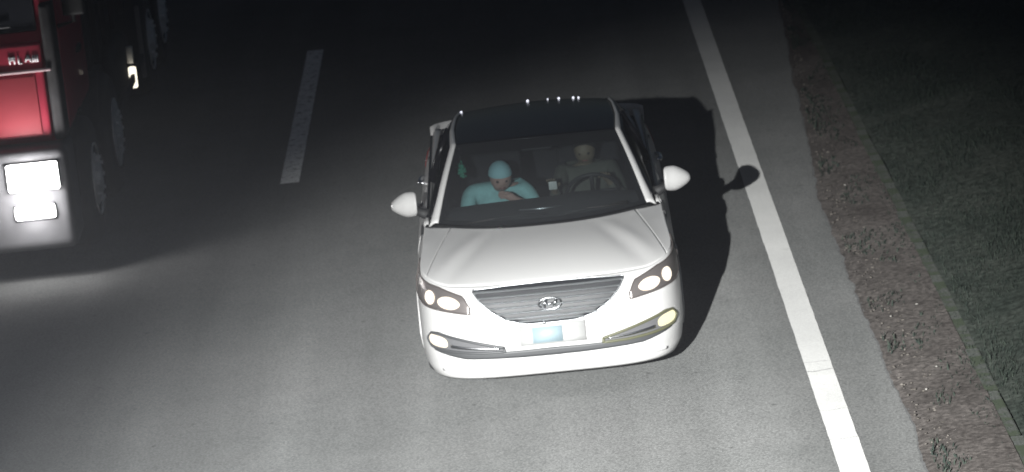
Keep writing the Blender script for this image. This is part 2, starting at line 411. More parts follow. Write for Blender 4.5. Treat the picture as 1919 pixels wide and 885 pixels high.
# hood (bonnet) and fender tops
sH = ys(.60)
def cowl(a):  # rear line of the bonnet
    x = a*.80; return Vector((x, 1.02+.33*(a*a)**1.15, .952-.004*a*a))
def hood(a, t):
    Fp = P(sH*a, topz(sH*abs(a))); B = cowl(a)
    if t < 0: return Fp
    x = Fp.x+(B.x-Fp.x)*(t+.25*t*(1-t)*(1-abs(a))); y = Fp.y+(B.y-Fp.y)*t
    edge = abs(a)
    # on the sides keep to the top edge of the fender
    zb = Fp.z+(B.z-Fp.z)*t
    z = zb+.045*math.sin(math.pi*t**.75)*(1-edge**2.5)
    z += .010*math.exp(-((edge-(.70-.18*t))/.07)**2)*math.sin(math.pi*min(1, t*1.1)) - .006*math.exp(-((edge-(.58-.16*t))/.06)**2)*math.sin(math.pi*t)
    if edge > .8:
        q = (edge-.8)/.2; e = P(math.copysign(ys(max(.601, min(1.34, y))), a), interp(TY, y)); x = x*(1-q*q)+e.x*q*q; z = z*(1-q)+e.z*q
    return Vector((x, y, z))
grid('hood', lambda u, v: hood(-.8035+1.607*u, v), 90, 40, paint, car, thick=.004)
for sg in (-1, 1):
    grid('fender_top', lambda u, v: hood(sg*(.806+.194*u), v), 12, 40, paint, car, thick=.004, flip=sg < 0)
    # tops of the fenders run back to the pillars
    def shoulder(u, v):
        y = 1.35+(4.2-1.35)*v; e = P(sg*ys(y), interp(TY, y)); i = Vector((sg*interp([(1.35, .80), (2, .79), (3, .78), (4.2, .74)], y), y, e.z+.012))
        return e.lerp(i, u)+Vector((0, 0, .012*math.sin(math.pi*u)))
    grid('window_sill', shoulder, 4, 30, paint, car, thick=.004, flip=sg > 0)
# cowl panel under the windscreen
def ws_base(a): return Vector((a*.735, 1.07+.30*(a*a)**1.1, .955-.006*a*a))
def ws_top(a): return Vector((a*.575, 1.93+.10*a*a, 1.375-.025*a*a))
grid('cowl_panel', lambda u, v: cowl((2*u-1)*.985).lerp(ws_base(2*u-1), v)+Vector((0, 0, -.012*math.sin(math.pi*v)-.004)), 40, 4, black_plastic, car, thick=.003)
def ws(u, v):
    a = 2*u-1; p = ws_base(a).lerp(ws_top(a), v); n = Vector((0, -.45, .9)); return p+n*(.045*math.sin(math.pi*v)*(1-.5*a*a))
grid('windshield', ws, 40, 24, glass, car)
def band(name, u0, u1, v0, v1, off, m, nu=20, nv=4):
    return grid(name, lambda u, v: Vector(ws(u0+(u1-u0)*u, v0+(v1-v0)*v))+Vector((0, off*.45, -off*.9)), nu, nv, m, car)
band('windshield_shade_band', 0, 1, .85, 1, .004, black_gloss); band('windshield_shade_band', 0, 1, 0, .05, .004, black_gloss)
band('windshield_shade_band', 0, .03, .05, .9, .004, black_gloss, 3, 20); band('windshield_shade_band', .97, 1, .05, .9, .004, black_gloss, 3, 20)
# roof, black
def roof_edge(y): return interp([(2.03, .575), (2.5, .59), (3.0, .575), (3.35, .545)], y)
def roof(u, v):
    a = 2*u-1; y0 = 1.93+.10*a*a; y = y0+(3.33-.05*a*a-y0)*v; x = a*roof_edge(y)
    z = 1.375-.025*a*a+.030*math.sin(math.pi*(.12+.75*v))*(1) - .03*v*v-.0112
    return Vector((x, y, z))
grid('roof', roof, 40, 24, black_gloss, car, thick=.01)
def rw(u, v):
    a = 2*u-1; T = Vector(roof(u, 1)); B = Vector((a*.66, 4.12-.10*a*a, 1.03)); return T.lerp(B, v)+Vector((0, .2, .9))*.04*math.sin(math.pi*v)
grid('rear_window', rw, 24, 10, side_glass, car, flip=True)
grid('boot_lid', lambda u, v: (lambda a: Vector((a*(.72-.04*v), 4.12-.10*a*a+(.50-.04*a*a)*v, 1.028-.03*v*v+.004)))(2*u-1), 24, 8, paint, car, thick=.004)
for sg in (-1, 1):
    # A pillar and cant rail: one white sweep
    rail = [(-.02, ws_base(sg*1.0), .055), (.25, None, .050), (.5, None, .047), (.75, None, .044), (1.0, None, .040)]
    def pil(u, v):
        if v < .5:
            t = v*2; p = Vector(ws(.5+sg*.5, t))
        else:
            t = (v-.5)*2; p = Vector(roof(.5+sg*.5, t))
        w = interp([(0, .075), (.15, .058), (.5, .05), (.75, .036), (1, .03)], v)
        out = Vector((sg*1, .18 if v < .5 else 0, -.35)).normalized()
        h = .014*math.sin(math.pi*min(1, u*1.0))
        return p+out*(w*u-.004)+Vector((-sg*0, -.3, .95))*(h+.004)
    grid('a_pillar', pil, 6, 48, paint, car, thick=.012, flip=sg < 0)
    def top_line(v):
        t = v; y = 1.52+1.75*t
        if t < .25: q = t/.25; p = Vector(pil(1, .06+.44*q))
        else: p = Vector(pil(1, .5+.5*(t-.25)/.75))
        return p
    def sw(u, v):
        T = top_line(v); y = min(4.0, T.y+.05+.3*v**2); B = Vector((sg*interp([(1.35, .80), (2, .79), (3, .78), (4.2, .74)], y), y, interp(TY, y)+.006)); p = B.lerp(T, u); return p+Vector((sg*.02*math.sin(math.pi*u), 0, 0))
    grid('side_window', sw, 8, 30, side_glass, car, flip=sg > 0)
    tube('belt_moulding', [Vector((sg*.808, y, interp(TY, y)+.026)) for y in (1.5, 1.9, 2.4, 2.9, 3.4, 3.9)], .009, black_gloss, car, 6)
    tube('window_frame', [top_line(k/14)+Vector((sg*.006, 0, -.012)) for k in range(15)], .009, black_gloss, car, 6)
    bp = [Vector((sg*.795, 2.52, .98)), Vector((sg*.71, 2.54, 1.2)), Vector((sg*.625, 2.56, 1.36))]
    tube('b_pillar', bp, .03, black_gloss, car, 6)
    grid('c_pillar', lambda u, v: Vector(pil(1, 1)).lerp(Vector((sg*.70, 4.22, 1.022)), v)+Vector((-sg*.10*u*v-sg*.03*u, -.10*u*(1-v), .004+.012*math.sin(math.pi*u)*math.sin(math.pi*v))), 4, 12, paint, car, thick=.01, flip=sg > 0)
    # mirror
    cx, cy, cz = sg*.945, 1.60, 1.052
    def mir(u, v):
        th = math.pi*v; ph = 2*math.pi*u
        x = math.cos(th); r = math.sin(th)
        if x*1 > 0: rr_ = r**.62
        else: rr_ = r**.35 if r > 0 else 0
        z = math.sin(ph)*rr_; y = math.cos(ph)*rr_
        X = (x*.118 if x > 0 else -.072*abs(x)**.5); taper = 1-.48*max(0, x)**1.3   # x>0 is the outer end
        Z = z*.090*taper*(1.0 if z > 0 else 1.0)
        Y = y*.075*(1 if y < 0 else .45)
        return Vector((cx+sg*X, cy+Y+.035*x, cz+Z-.010*x+.0))
    mo = grid('wing_mirror', mir, 32, 20, paint, car, closed_u=True, flip=sg < 0)
    tube('mirror_arm', [(sg*.80, 1.55, .975), (sg*.855, 1.58, .99), (sg*.90, 1.60, 1.02)], [.042, .034, .034], black_plastic, mo)
    # triangular black patch at the mirror foot
    # tail lamp
    grid('tail_lamp', lambda u, v: P(sg*(ys(4.2)+.24*u), .72+.14*v, .008), 8, 4, mat('tail_red', (.25, .01, .01), .3), car, thick=.004)
# ---- nose details (ruled patches that follow the nose surface)
def ruled(name, u0, u1, bot, top, off, m, nu=30, nv=8, parent=car, thick=.004, mirror=1, depth=None):
    def fn(u, v):
        s = u0+(u1-u0)*u; z = bot(s)+(top(s)-bot(s))*v
        o = off+(depth(u, v) if depth else 0)
        return P(mirror*s, z, o)
    return grid(name, fn, nu, nv, m, parent, thick=thick, flip=mirror < 0)
def loop_tube(name, u0, u1, bot, top, off, r, m, n=40, mirror=1, parent=car):
    pts = [P(mirror*(u0+(u1-u0)*k/n), top(u0+(u1-u0)*k/n), off) for k in range(n+1)]
    pts += [P(mirror*(u1+(u0-u1)*k/n), bot(u1+(u0-u1)*k/n), off) for k in range(n+1)]
    pts.append(pts[0]+(pts[1]-pts[0])*.3); return tube(name, pts, r, m, parent, 6)
# grille
gt = lambda s: interp([(0, .782), (.3, .778), (.53, .768)], abs(s))
gb = lambda s: interp([(0, .522), (.17, .525), (.30, .560), (.40, .625), (.47, .69), (.53, .762)], abs(s))
gr = ruled('grille', -.525, .525, gb, gt, .006, mat('grille_dark', (.018, .019, .022), .5), 60, 10)
loop_tube('grille_surround', -.525, .525, gb, gt, .010, .0055, satin, 60, parent=gr)
def slat_w(z):
    for k in range(200):
        s = .525-k*.0027
        if gb(s)+.006 < z < gt(s)-.004: return s
    return 0
for z in (.752, .716, .680, .644, .608, .572, .545):
    w = slat_w(z)
    if w < .05: continue
    def sl(u, v, z=z, w=w):
        s = -w+2*w*u; a = 2*math.pi*v; c = P(s, z, .018); x, y, nx, ny = outline(s)
        return c+Vector((nx, ny, 0))*(.010*math.cos(a))+Vector((0, 0, 1))*.0075*math.sin(a)
    grid('grille_slat', sl, 40, 8, satin, gr)
# emblem: chrome oval with slanted double-bar letter
bm = bmesh.new()
ec = P(0, .655, .045)
tube_bm(bm, [ec+Vector((.075*math.cos(t), -.002, .040*math.sin(t))) for t in [2*math.pi*k/32 for k in range(33)]], .0055, 8)
for sx in (-1, 1): tube_bm(bm, [ec+Vector((sx*.034-.008, -.002, -.026)), ec+Vector((sx*.034, -.006, 0)), ec+Vector((sx*.034+.010, -.002, .026))], .0075, 8)
tube_bm(bm, [ec+Vector((-.034, -.004, -.006)), ec+Vector((0, -.006, 0)), ec+Vector((.034, -.004, .006))], .006, 8)
from_bm('emblem', bm, chrome, gr)
bm = bmesh.new(); bmesh.ops.create_uvsphere(bm, u_segments=12, v_segments=8, radius=.013)
o = from_bm('flash_glint_bead', bm, chrome, gr); o.location = P(-.05, .53, .02)  # chrome bead added to stand for the flash highlight on the lower grille
# headlights
lamp_on = mat('lamp_glow', (.25, .2, .16), .3, emit=(1, .90, .76), es=1.3)
lamp_soft = mat('lamp_glow_soft', (1, 1, 1), .3, emit=(1, .9, .86), es=1.6)
fog_on = mat('fog_glow', (.25, .22, .18), .3, emit=(1, .90, .74), es=1.15)
fog_yel = mat('fog_glow_yellow', (.1, .1, .05), .3, emit=(1, .93, .62), es=1.2)
s_in = .545; s_out = ys(.74)-.02
ht = lambda s: interp([(s_in, .655), (.60, .735), (.72, .765), (.84, .79), (s_out-.16, .832), (s_out, .878)], s)-.004
hb = lambda s: interp([(s_in, .615), (.70, .632), (.85, .645), (.95, .652), (s_out-.16, .69), (s_out, .858)], s)
for sg in (-1, 1):
    h = ruled('headlight', s_in, s_out, hb, ht, .004, lens_grey, 40, 10, mirror=sg)
    loop_tube('headlight_rim', s_in, s_out, hb, ht, .006, .0045, mat('rim_dark', (.10, .085, .08), .4), 40, mirror=sg, parent=h)
    for (sc, zc, rw_, rh, mm) in ((.90, .715, .060, .046, lamp_on), (.715, .690, .095, .040, lamp_on)):
        def dome(u, v, sc=sc, zc=zc, rw_=rw_, rh=rh):
            a = 2*math.pi*u; r = v
            return P(sg*(sc+rw_*r*math.cos(a)), zc+rh*r*math.sin(a)+.10*rw_*r*math.cos(a), .010+.018*(1-r*r))
        grid('lamp', dome, 24, 6, mm, h, flip=sg > 0)
    # fog lamp recess: teardrop reaching inward
    ft = lambda s: interp([(.33, .378), (.50, .420), (.65, .455), (.80, .485), (.88, .478), (.925, .44)], s)
    fb = lambda s: interp([(.33, .350), (.50, .352), (.65, .362), (.80, .375), (.88, .388), (.925, .425)], s)
    f = ruled('fog_lamp_surround', .33, .925, fb, ft, .003, mat('fog_recess', (.12, .12, .125), .5), 40, 6, mirror=sg)
    loop_tube('fog_lamp_trim', .33, .925, fb, ft, .006, .0105, mat('trim_dark', (.06, .062, .065), .45) if sg < 0 else mat('trim_yellow', (.10, .10, .055), .45), 40, mirror=sg, parent=f)
    def fd(u, v):
        a = 2*math.pi*u; c, s_ = math.cos(a), math.sin(a)
        return P(sg*(.815+.094*v*abs(c)**.7*math.copysign(1, c)), .430+.038*v*abs(s_)**.7*math.copysign(1, s_)+.012*v*c, .008+.014*(1-v*v))
    fo = grid('lamp', fd, 28, 6, fog_on if sg < 0 else fog_yel, f, flip=sg > 0)
    ruled('chrome_strip', .36, .70, lambda s: fb(s)+.018+.02*(s-.36), lambda s: fb(s)+.030+.05*(s-.36), .008, chrome, 20, 2, parent=f, mirror=sg)
# lower intake slot linking the two fog lamps
lt = lambda s: interp([(0, .352), (.2, .350), (.60, .352), (.86, .378)], abs(s))
lb = lambda s: interp([(0, .298), (.2, .300), (.60, .312), (.86, .362)], abs(s))
lg = ruled('lower_intake', -.86, .86, lb, lt, .002, mat('intake_dark', (.06, .062, .065), .5), 60, 3)
ruled('splitter', -.80, .80, lambda s: .205+.02*abs(s), lambda s: .222+.02*abs(s), .010, paint, 60, 3)
# number plate: blank pale plate with a pale blue panel (the characters are not legible)
pl = grid('number_plate', lambda u, v: Vector((-.22+.44*u, -.028+.012*v, .385+.135*v)), 4, 4, mat('plate_white', (.40, .40, .395), .5), car, thick=.008)
grid('plate_panel', lambda u, v: Vector((-.135+.20*u, -.037+.010*v, .398+.105*v)), 2, 2, mat('plate_blue', (.30, .39, .43), .5), pl, thick=.003)
# wheels
for sx in (-1, 1):
    for wy, wz in WH:
        wl = lathe('wheel', [(.21, -.10), (.30, -.105), (.325, -.08), (.33, -.04), (.33, .04), (.325, .08), (.30, .105), (.21, .10)], 40, rubber, car, 'X', (sx*.775, wy, wz))
        lathe('rim', [(.02, .085), (.08, .08), (.11, .05), (.19, .06), (.208, .09), (.213, .07), (.213, -.07)] if sx > 0 else [(.02, -.085), (.08, -.08), (.11, -.05), (.19, -.06), (.208, -.09), (.213, -.07), (.213, .07)], 30, alloy, wl)
# underbody and inner structure, with unseen boxes added to block stray light
box('underbody', -.70, .70, .25, 4.4, .17, .30, black_plastic, car, .02)
box('engine_bay', -.55, .55, .35, 1.15, .30, .72, black_plastic, car, .05)
for sg in (-1, 1): box('inner_wing_light_seal', min(sg*.60, sg*.86), max(sg*.60, sg*.86), 1.20, 1.52, .62, .925, black_plastic, car, .02)  # black boxes added to stop flash light leaking at the pillar foot
box('cabin_floor', -.70, .70, 1.1, 3.6, .30, .42, black_plastic, car, .02)
for sg in (-1, 1): box('door_trim_light_seal', min(sg*.775, sg*.80), max(sg*.775, sg*.80), 1.50, 3.62, .30, .94, black_plastic, car, .008)  # panels added to block light escaping through the rear wheel arch
box('parcel_shelf_light_seal', -.78, .78, 3.50, 4.25, .93, .965, seat_m, car, .01)  # shelf added to close the boot against stray flash light
box('boot_light_seal', -.845, .845, 3.62, 3.68, .30, .93, black_plastic, car, .01)  # unseen wall added so no light streak crosses the car's shadow
# dashboard
def dashb(u, v):
    a = 2*u-1
    y = 1.15+.28*a*a+(1.86-1.15-.28*a*a)*min(1, v*1.35); z = .935-.02*a*a+.045*math.sin(math.pi*min(1, v*1.2))
    z += .03*math.exp(-((a-.46)/.24)**2)*math.sin(math.pi*min(1, v*1.1))
    if v > .74: q = (v-.74)/.26; z = z-.35*q; y += .05*q
    return Vector((a*.71, y, z))
grid('dashboard', dashb, 40, 24, dash_m, car, thick=.01)
bm = bmesh.new(); tube_bm(bm, [(-.16, 1.42, .972), (0, 1.40, .975), (.18, 1.42, .972)], .008, 6)
from_bm('dash_vent_trim', bm, satin, car)
# wipers
for (a0, a1) in (((-.52, 1.20, .968), (.02, 1.17, .985)), ((.05, 1.13, .968), (.60, 1.27, .985))):
    bm = bmesh.new(); A, B = Vector(a0), Vector(a1); tube_bm(bm, [A, A.lerp(B, .5)+Vector((0, -.012, .018)), B], .006, 6)
    tube_bm(bm, [A.lerp(B, .15)+Vector((0, .02, .012)), B+Vector((0, .02, .012))], .004, 6); from_bm('wiper', bm, black_plastic, car)
# seats
for sx in (-.36, .36):
    st = box('seat', sx-.24, sx+.24, 2.05, 2.55, .42, .62, seat_m, car, .06, 4)
    bm = bmesh.new(); box_bm(bm, -.23, .23, -.06, .06, 0, .58, .05, 4); o = from_bm('backrest', bm, seat_m, st); o.location = (sx, 2.52, .58); o.rotation_euler = (R(-18), 0, 0)
    bm = bmesh.new(); box_bm(bm, -.13, .13, -.045, .045, 0, .17, .04, 4); o = from_bm('headrest', bm, seat_m, st); o.location = (sx, 2.70, 1.12); o.rotation_euler = (R(-10), 0, 0)
box('rear_bench', -.64, .64, 3.0, 3.5, .42, .66, seat_m, car, .06, 4)
box('rear_bench', -.64, .64, 3.45, 3.6, .60, 1.06, seat_m, car, .05, 4)
# steering wheel
bm = bmesh.new(); c = Vector((.37, 1.99, .92)); ax = Matrix.Rotation(R(-55), 3, 'X')
tube_bm(bm, [c+ax @ Vector((.185*math.cos(t), .185*math.sin(t), 0)) for t in [2*math.pi*k/36 for k in range(37)]], .014, 8, False)
for t in (0, math.pi, -math.pi/2): tube_bm(bm, [c, c+ax @ Vector((.18*math.cos(t), .18*math.sin(t), 0))], .016, 6)
from_bm('steering_wheel', bm, black_plastic, car)
bm = bmesh.new(); box_bm(bm, -.11, .11, -.015, .015, -.03, .03, .012, 3); o = from_bm('interior_mirror', bm, black_plastic, car); o.location = (0, 1.98, 1.30)
# reflections on the roof's rear edge, put in as small self-lit glint beads
glint = mat('glint_glow', (.9, .9, 1), .2, emit=(.85, .87, 1), es=1.3)
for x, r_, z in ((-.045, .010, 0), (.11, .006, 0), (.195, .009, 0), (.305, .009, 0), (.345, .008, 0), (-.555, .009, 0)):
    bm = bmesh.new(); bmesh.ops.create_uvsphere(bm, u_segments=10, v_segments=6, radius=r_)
    o = from_bm('roof_glint', bm, glint, car); o.location = Vector(roof(.5+.5*x/.56, 1.0))+Vector((0, .012, .004))

# ------------------------------------------------------------------ people
def skin_obj(name, chains, m, parent, sub=2, root=0):
    """chains: lists of (key or None, (x,y,z), radius); a repeated key reuses the vertex"""
    verts, edges, rad, keys = [], [], [], {}
    for ch in chains:
        prev = None
        for k, co, r_ in ch:
            if k in keys: i = keys[k]
            else:
                i = len(verts); verts.append(co); rad.append(r_)
                if k: keys[k] = i
            if prev is not None: edges.append((prev, i))
            prev = i
    me = bpy.data.meshes.new(name); me.from_pydata(verts, edges, []); me.materials.append(m)
    o = link(bpy.data.objects.new(name, me), parent)
    o.modifiers.new('skin', 'SKIN')
    for i, r_ in enumerate(rad):
        sv = me.skin_vertices[0].data[i]; sv.radius = (r_, r_) if not isinstance(r_, tuple) else r_
        sv.use_root = (i == root)
    md = o.modifiers.new('sub', 'SUBSURF'); md.levels = sub; md.render_levels = sub
    o.modifiers['skin'].use_smooth_shade = True
    return o
def hand(chains, key, wrist, palm, fdir, side, down, curl=.5):
    """palm + five fingers; fdir = finger direction, side = across the palm toward the thumb, down = curl direction"""
    f, s_, d = Vector(fdir).normalized(), Vector(side).normalized(), Vector(down).normalized()
    p0 = Vector(wrist); pc = p0+f*.045
    chains.append([(key+'w', tuple(p0), .024), (key+'p', tuple(pc), (.030, .018))])
    for k, (o_, l) in enumerate(((.027, .070), (.010, .078), (-.008, .073), (-.025, .058))):
        b = p0+f*.085+s_*o_
        chains.append([(key+'p', tuple(pc), .03), (None, tuple(b), .0105), (None, tuple(b+f*l*.5+d*l*.25*curl), .009), (None, tuple(b+f*l*(1-.5*curl)+d*l*.8*curl), .0075)])
    b = p0+f*.035+s_*.035
    chains.append([(key+'p', tuple(pc), .03), (None, tuple(b), .0115), (None, tuple(b+f*.03+s_*.02+d*.015), .010), (None, tuple(b+f*.055+s_*.015+d*.03), .008)])
def person(name, label, hip, chest, neck, headc, look, arms, skin_m, shirt_m, trou_m, hair_m, knees, hat=None):
    root = thing(name, label, 'person', hip)
    H = Vector(hip); L = lambda p: tuple(Vector(p)-H)
    hd = Vector(headc); lk = Vector(look).normalized(); upv = Vector((0, 0, 1)); upv = (upv-lk*upv.dot(lk)).normalized()
    ch = [[('hip', L(hip), .13), ('belly', L(Vector(hip).lerp(Vector(chest), .5)), .12), ('chest', L(chest), .105), ('neck', L(neck), .050),
           ('h0', L(hd-upv*.06), .062), ('h1', L(hd), .083), ('h2', L(hd+upv*.055), .074), (None, L(hd+upv*.10), .04)],
          [('h1', (0, 0, 0), .08), (None, L(hd-upv*.015+lk*.088), .016)],
          [('h1', (0, 0, 0), .08), (None, L(hd+lk.cross(upv)*.078-upv*.01), .014)], [('h1', (0, 0, 0), .08), (None, L(hd-lk.cross(upv)*.078-upv*.01), .014)]]
    shirt = [[('hip', L(hip), .145), ('belly', L(Vector(hip).lerp(Vector(chest), .5)), .138), ('chest', L(chest), (.160, .145)), (None, L(Vector(chest).lerp(Vector(neck), .75)), .066)]]
    for k, (sh, el, wr, fd, sd, dn) in enumerate(arms):
        ch.append([('chest', (0, 0, 0), .1), ('s%d' % k, L(sh), .055), (None, L(el), .040), ('a%dw' % k, L(wr), .024)])
        cc = []; hand(cc, 'a%d' % k, L(wr), None, fd, sd, dn); ch += cc
        shirt.append([('chest', (0, 0, 0), .1), ('s%d' % k, L(sh), .074), ('e%d' % k, L(el), .052)])
        if shirt_m.get('long'): shirt.append([('e%d' % k, L(el), .052), (None, L(Vector(el).lerp(Vector(wr), .85)), .040)])
    tr = [[('hip', L(hip), .15)]]
    for k, (kn, ft) in enumerate(knees):
        ch.append([('hip', (0, 0, 0), .1), ('l%d' % k, L(Vector(hip).lerp(Vector(kn), .3)+Vector((0, 0, 0))), .075), (None, L(kn), .055), (None, L(ft), .035), (None, L(Vector(ft)+Vector((0, -.16, -.01))), .028)])
        tr.append([('hip', (0, 0, 0), .1), ('l%d' % k, L(Vector(hip).lerp(Vector(kn), .3)), .092), (None, L(kn), .072), (None, L(ft), .055)])
    skin_obj('body', ch, skin_m, root)
    skin_obj('shirt', shirt, shirt_m['m'], root)
    skin_obj('trousers', tr, trou_m, root)
    # hair or cap
    side_v = lk.cross(upv)
    def cap(u, v):
        a = 2*math.pi*u; t = v*R(100 if not hat else 88); x, y, z = math.sin(t)*math.cos(a), math.sin(t)*math.sin(a), math.cos(t)
        r1 = 1.0+.03*math.sin(7*a)*(0 if hat else 1)
        fr = max(0, x)
        zz = z if fr < .2 else z+(fr-.2)*(1.0 if not hat else .14)
        return Vector(L(hd))+upv*(.022+.100*zz)+lk*(.094*x-.008)*r1+side_v*.086*y*r1
    hr = grid('hair' if not hat else 'cap', cap, 28, 12, hat or hair_m, root, closed_u=True)
    if hat:
        0 and grid('cap_peak', lambda u, v: Vector(L(hd))+upv*(.028-.03*v)+lk*(.085+.07*v*math.cos((u-.5)*2.2))+side_v*(u-.5)*.15, 10, 5, hat, hr, thick=.004)
    for sx in (-1, 1):
        bm = bmesh.new(); bmesh.ops.create_uvsphere(bm, u_segments=8, v_segments=6, radius=.011)
        o = from_bm('eye', bm, mat('eye', (.03, .025, .02), .3), root); o.location = Vector(L(hd))+lk*.076+side_v*sx*.031+upv*.008
    tube('mouth', [Vector(L(hd))+lk*.072-upv*.048+side_v*.022*q+lk*(.006-.004*q*q) for q in (-1, 0, 1)], .0045, mat('lips', (.25, .10, .09), .5), root, 6)
    return root
teal = {'m': mat('teal_cloth', (.30, .56, .56), .9, bump=.3, bscale=60, noise_amt=.15, nscale=15), 'long': False}
dark = {'m': mat('olive_shirt', (.075, .08, .065), .9, bump=.3, bscale=60), 'long': True}
skin1 = mat('skin_light', (.42, .28, .24), .6); skin2 = mat('skin_tan', (.19, .155, .11), .6)
hairm = mat('black_hair', (.02, .018, .017), .7)
person('person', 'front passenger in a teal short-sleeved shirt and pale cyan cap, seen through the windscreen', (-.30, 2.30, .66), (-.285, 2.16, .90), (-.275, 2.09, .995), (-.262, 2.03, 1.085), (.1, -1, -.30),
       [((-.50, 2.12, .975), (-.53, 1.98, .80), (-.36, 1.85, .875), (.5, -.4, .1), (0, -.5, .9), (0, 0, -1)), ((-.09, 2.12, .975), (-.02, 1.96, .84), (-.17, 1.88, .95), (-.6, -.2, .35), (0, -.5, .9), (0, 0, -1))],
       skin1, teal, mat('grey_trousers', (.1, .1, .11), .9), hairm, [((-.42, 1.98, .62), (-.42, 1.75, .40)), ((-.20, 1.98, .62), (-.20, 1.75, .40))], hat=mat('cyan_cap', (.36, .62, .66), .85))
drv = person('person', 'driver in dark clothes behind the steering wheel, one hand near a pale phone', (.36, 2.36, .64), (.36, 2.38, .93), (.36, 2.36, 1.06), (.36, 2.31, 1.160), (-.1, -1, -.25),
       [((.54, 2.34, 1.0), (.60, 2.12, .84), (.50, 2.0, 1.0), (-.1, -.6, .5), (-1, 0, .2), (0, -.2, -1)), ((.18, 2.32, 1.0), (.12, 2.10, .86), (.115, 1.93, .985), (-.15, -.5, .6), (1, -.1, 0), (0, -.7, -.3))],
       skin2, dark, mat('dark_trousers', (.03, .03, .035), .9), hairm, [((.47, 1.98, .64), (.47, 1.75, .40)), ((.26, 1.98, .64), (.26, 1.75, .40))])
ph = box('phone', .075, .135, 1.83, 1.842, 1.00, 1.06, mat('pale_phone', (.45, .47, .45), .4), None, .004); tag(ph, 'small pale phone held up between the two front seats above the dashboard', 'phone')
# green ornament hanging at the pillar
orn = thing('hanging_ornament', 'green leafy ornament hanging inside the windscreen beside the left-hand pillar', 'ornament', (-.535, 1.99, 1.18))
bm = bmesh.new()
for k in range(60):
    r = bmesh.ops.create_icosphere(bm, subdivisions=1, radius=random.uniform(.006, .013)); c = Vector((random.gauss(0, .014), random.gauss(0, .01), random.gauss(0, .03)))
    for v in r['verts']: v.co += c
from_bm('tassel', bm, mat('green_tassel', (.05, .30, .20), .8), orn); tube('cord', [(0, 0, .03), (0, -.01, .16)], .003, black_plastic, orn, 6)

# ------------------------------------------------------------------ the red truck
TX = -3.69   # plane of the visible side
tr = thing('truck', 'red heavy truck with blazing headlights in the left-hand lane, cropped by the photo edge', 'truck', (TX-1.24, 4.9, 0))
def TL(x, y, z): return (x-(TX-1.24), y-4.9, z)
def tbox(name, x0, x1, y0, y1, z0, z1, m, parent=tr, bev=.02, seg=3):
    a, b = TL(x0, y0, z0), TL(x1, y1, z1); return box(name, a[0], b[0], a[1], b[1], a[2], b[2], m, parent, bev, seg)
red = mat('red_truck_paint', (.42, .028, .060), .42, coat=.3, noise_amt=.12, nscale=3)
bump_m = mat('pale_bumper', (.085, .085, .09), .6, noise_amt=.12, nscale=6)
dirty = mat('dirty_black', (.045, .043, .045), .75, noise_amt=.35, nscale=9, bump=.3, bscale=40)
frame_m = mat('chassis_paint', (.02, .019, .022), .8, noise_amt=.3)
bedm = mat('bed_steel', (.03, .026, .03), .85, noise_amt=.4, nscale=4)
XL = TX-2.48; CXm = TX-1.24
tbox('cab', XL, TX, 4.98, 7.0, 1.06, 2.95, red, bev=.10, seg=5)
tbox('bumper', XL-.01, TX+.015, 4.74, 5.30, .25, 1.08, bump_m, bev=.09, seg=5)
# corner panel (air deflector)
for a, b in ((TX-.085, TX+.012), (XL-.012, XL+.085)): tbox('corner_panel', a, b, 4.90, 5.2, 1.10, 2.2, dirty, bev=.035)
# front red grille panel with ledge, recessed field and slats
fp = tbox('grille_panel', XL+.10, TX-.10, 4.90, 5.0, 1.12, 1.90, red, bev=.03)
tbox('recessed_panel', XL+.28, TX-.17, 4.885, 4.905, 1.17, 1.64, mat('dark_red', (.34, .035, .05), .5), fp, .01)
tbox('ledge', XL+.22, TX-.04, 4.878, 4.90, 1.665, 1.69, mat('pale_trim', (.62, .45, .47), .5), fp, .01)
tbox('windshield', XL+.10, TX-.12, 4.955, 4.985, 1.98, 2.75, mat('truck_glass', (.03, .032, .04), .12, spec=.6), bev=.02)
tbox('wiper', TX-1.0, TX-.32, 4.925, 4.94, 2.03, 2.045, grey_plastic, bev=.004)
tbox('wiper', XL+.3, XL+1.0, 4.925, 4.94, 2.03, 2.045, grey_plastic, bev=.004)
# raised silver badge strokes on the panel (four characters, too blurred to read)
bm = bmesh.new()
x0 = TX-.355
def st(ax, az, bx, bz, r_=.0075): tube_bm(bm, [TL(x0+ax*.82, 4.893, 1.745+az*.82), TL(x0+bx*.82, 4.893, 1.745+bz*.82)], r_, 6)
for dx, strokes in ((0, [(0, 0, 0, .075), (.045, 0, .045, .075), (0, .04, .045, .04), (-.012, .06, .058, .06)]), (.085, [(0, 0, 0, .078), (0, 0, .035, 0)]),
                    (.15, [(0, .01, .03, .07), (.03, .07, .055, .0), (.0, .035, .055, .035)]), (.225, [(0, 0, 0, .07), (.022, 0, .022, .07), (.044, 0, .044, .07)])):
    for s4 in strokes: st(dx+s4[0], s4[1], dx+s4[2], s4[3])
from_bm('badge_letters', bm, mat('badge_silver', (.75, .74, .76), .4, .3), fp)
# headlights
tl_on = mat('truck_lamp_glow', (1, 1, 1), .3, emit=(1, .985, .98), es=9.0)
for sg in (1, -1):
    def X(a, b): return (TX-b, TX-a) if sg > 0 else (XL+a, XL+b)
    a, b = X(.06, .485); hh = tbox('headlight', a, b, 4.715, 4.80, .745, .985, bump_m, bev=.03)
    a, b = X(.07, .475); tbox('lamp', a, b, 4.700, 4.73, .755, .975, tl_on, hh, .02)
    a, b = X(.12, .46); h2 = tbox('fog_lamp', a, b, 4.72, 4.80, .50, .65, bump_m, bev=.03)
    a, b = X(.13, .45); tbox('lamp', a, b, 4.705, 4.735, .525, .63, tl_on, h2, .02)
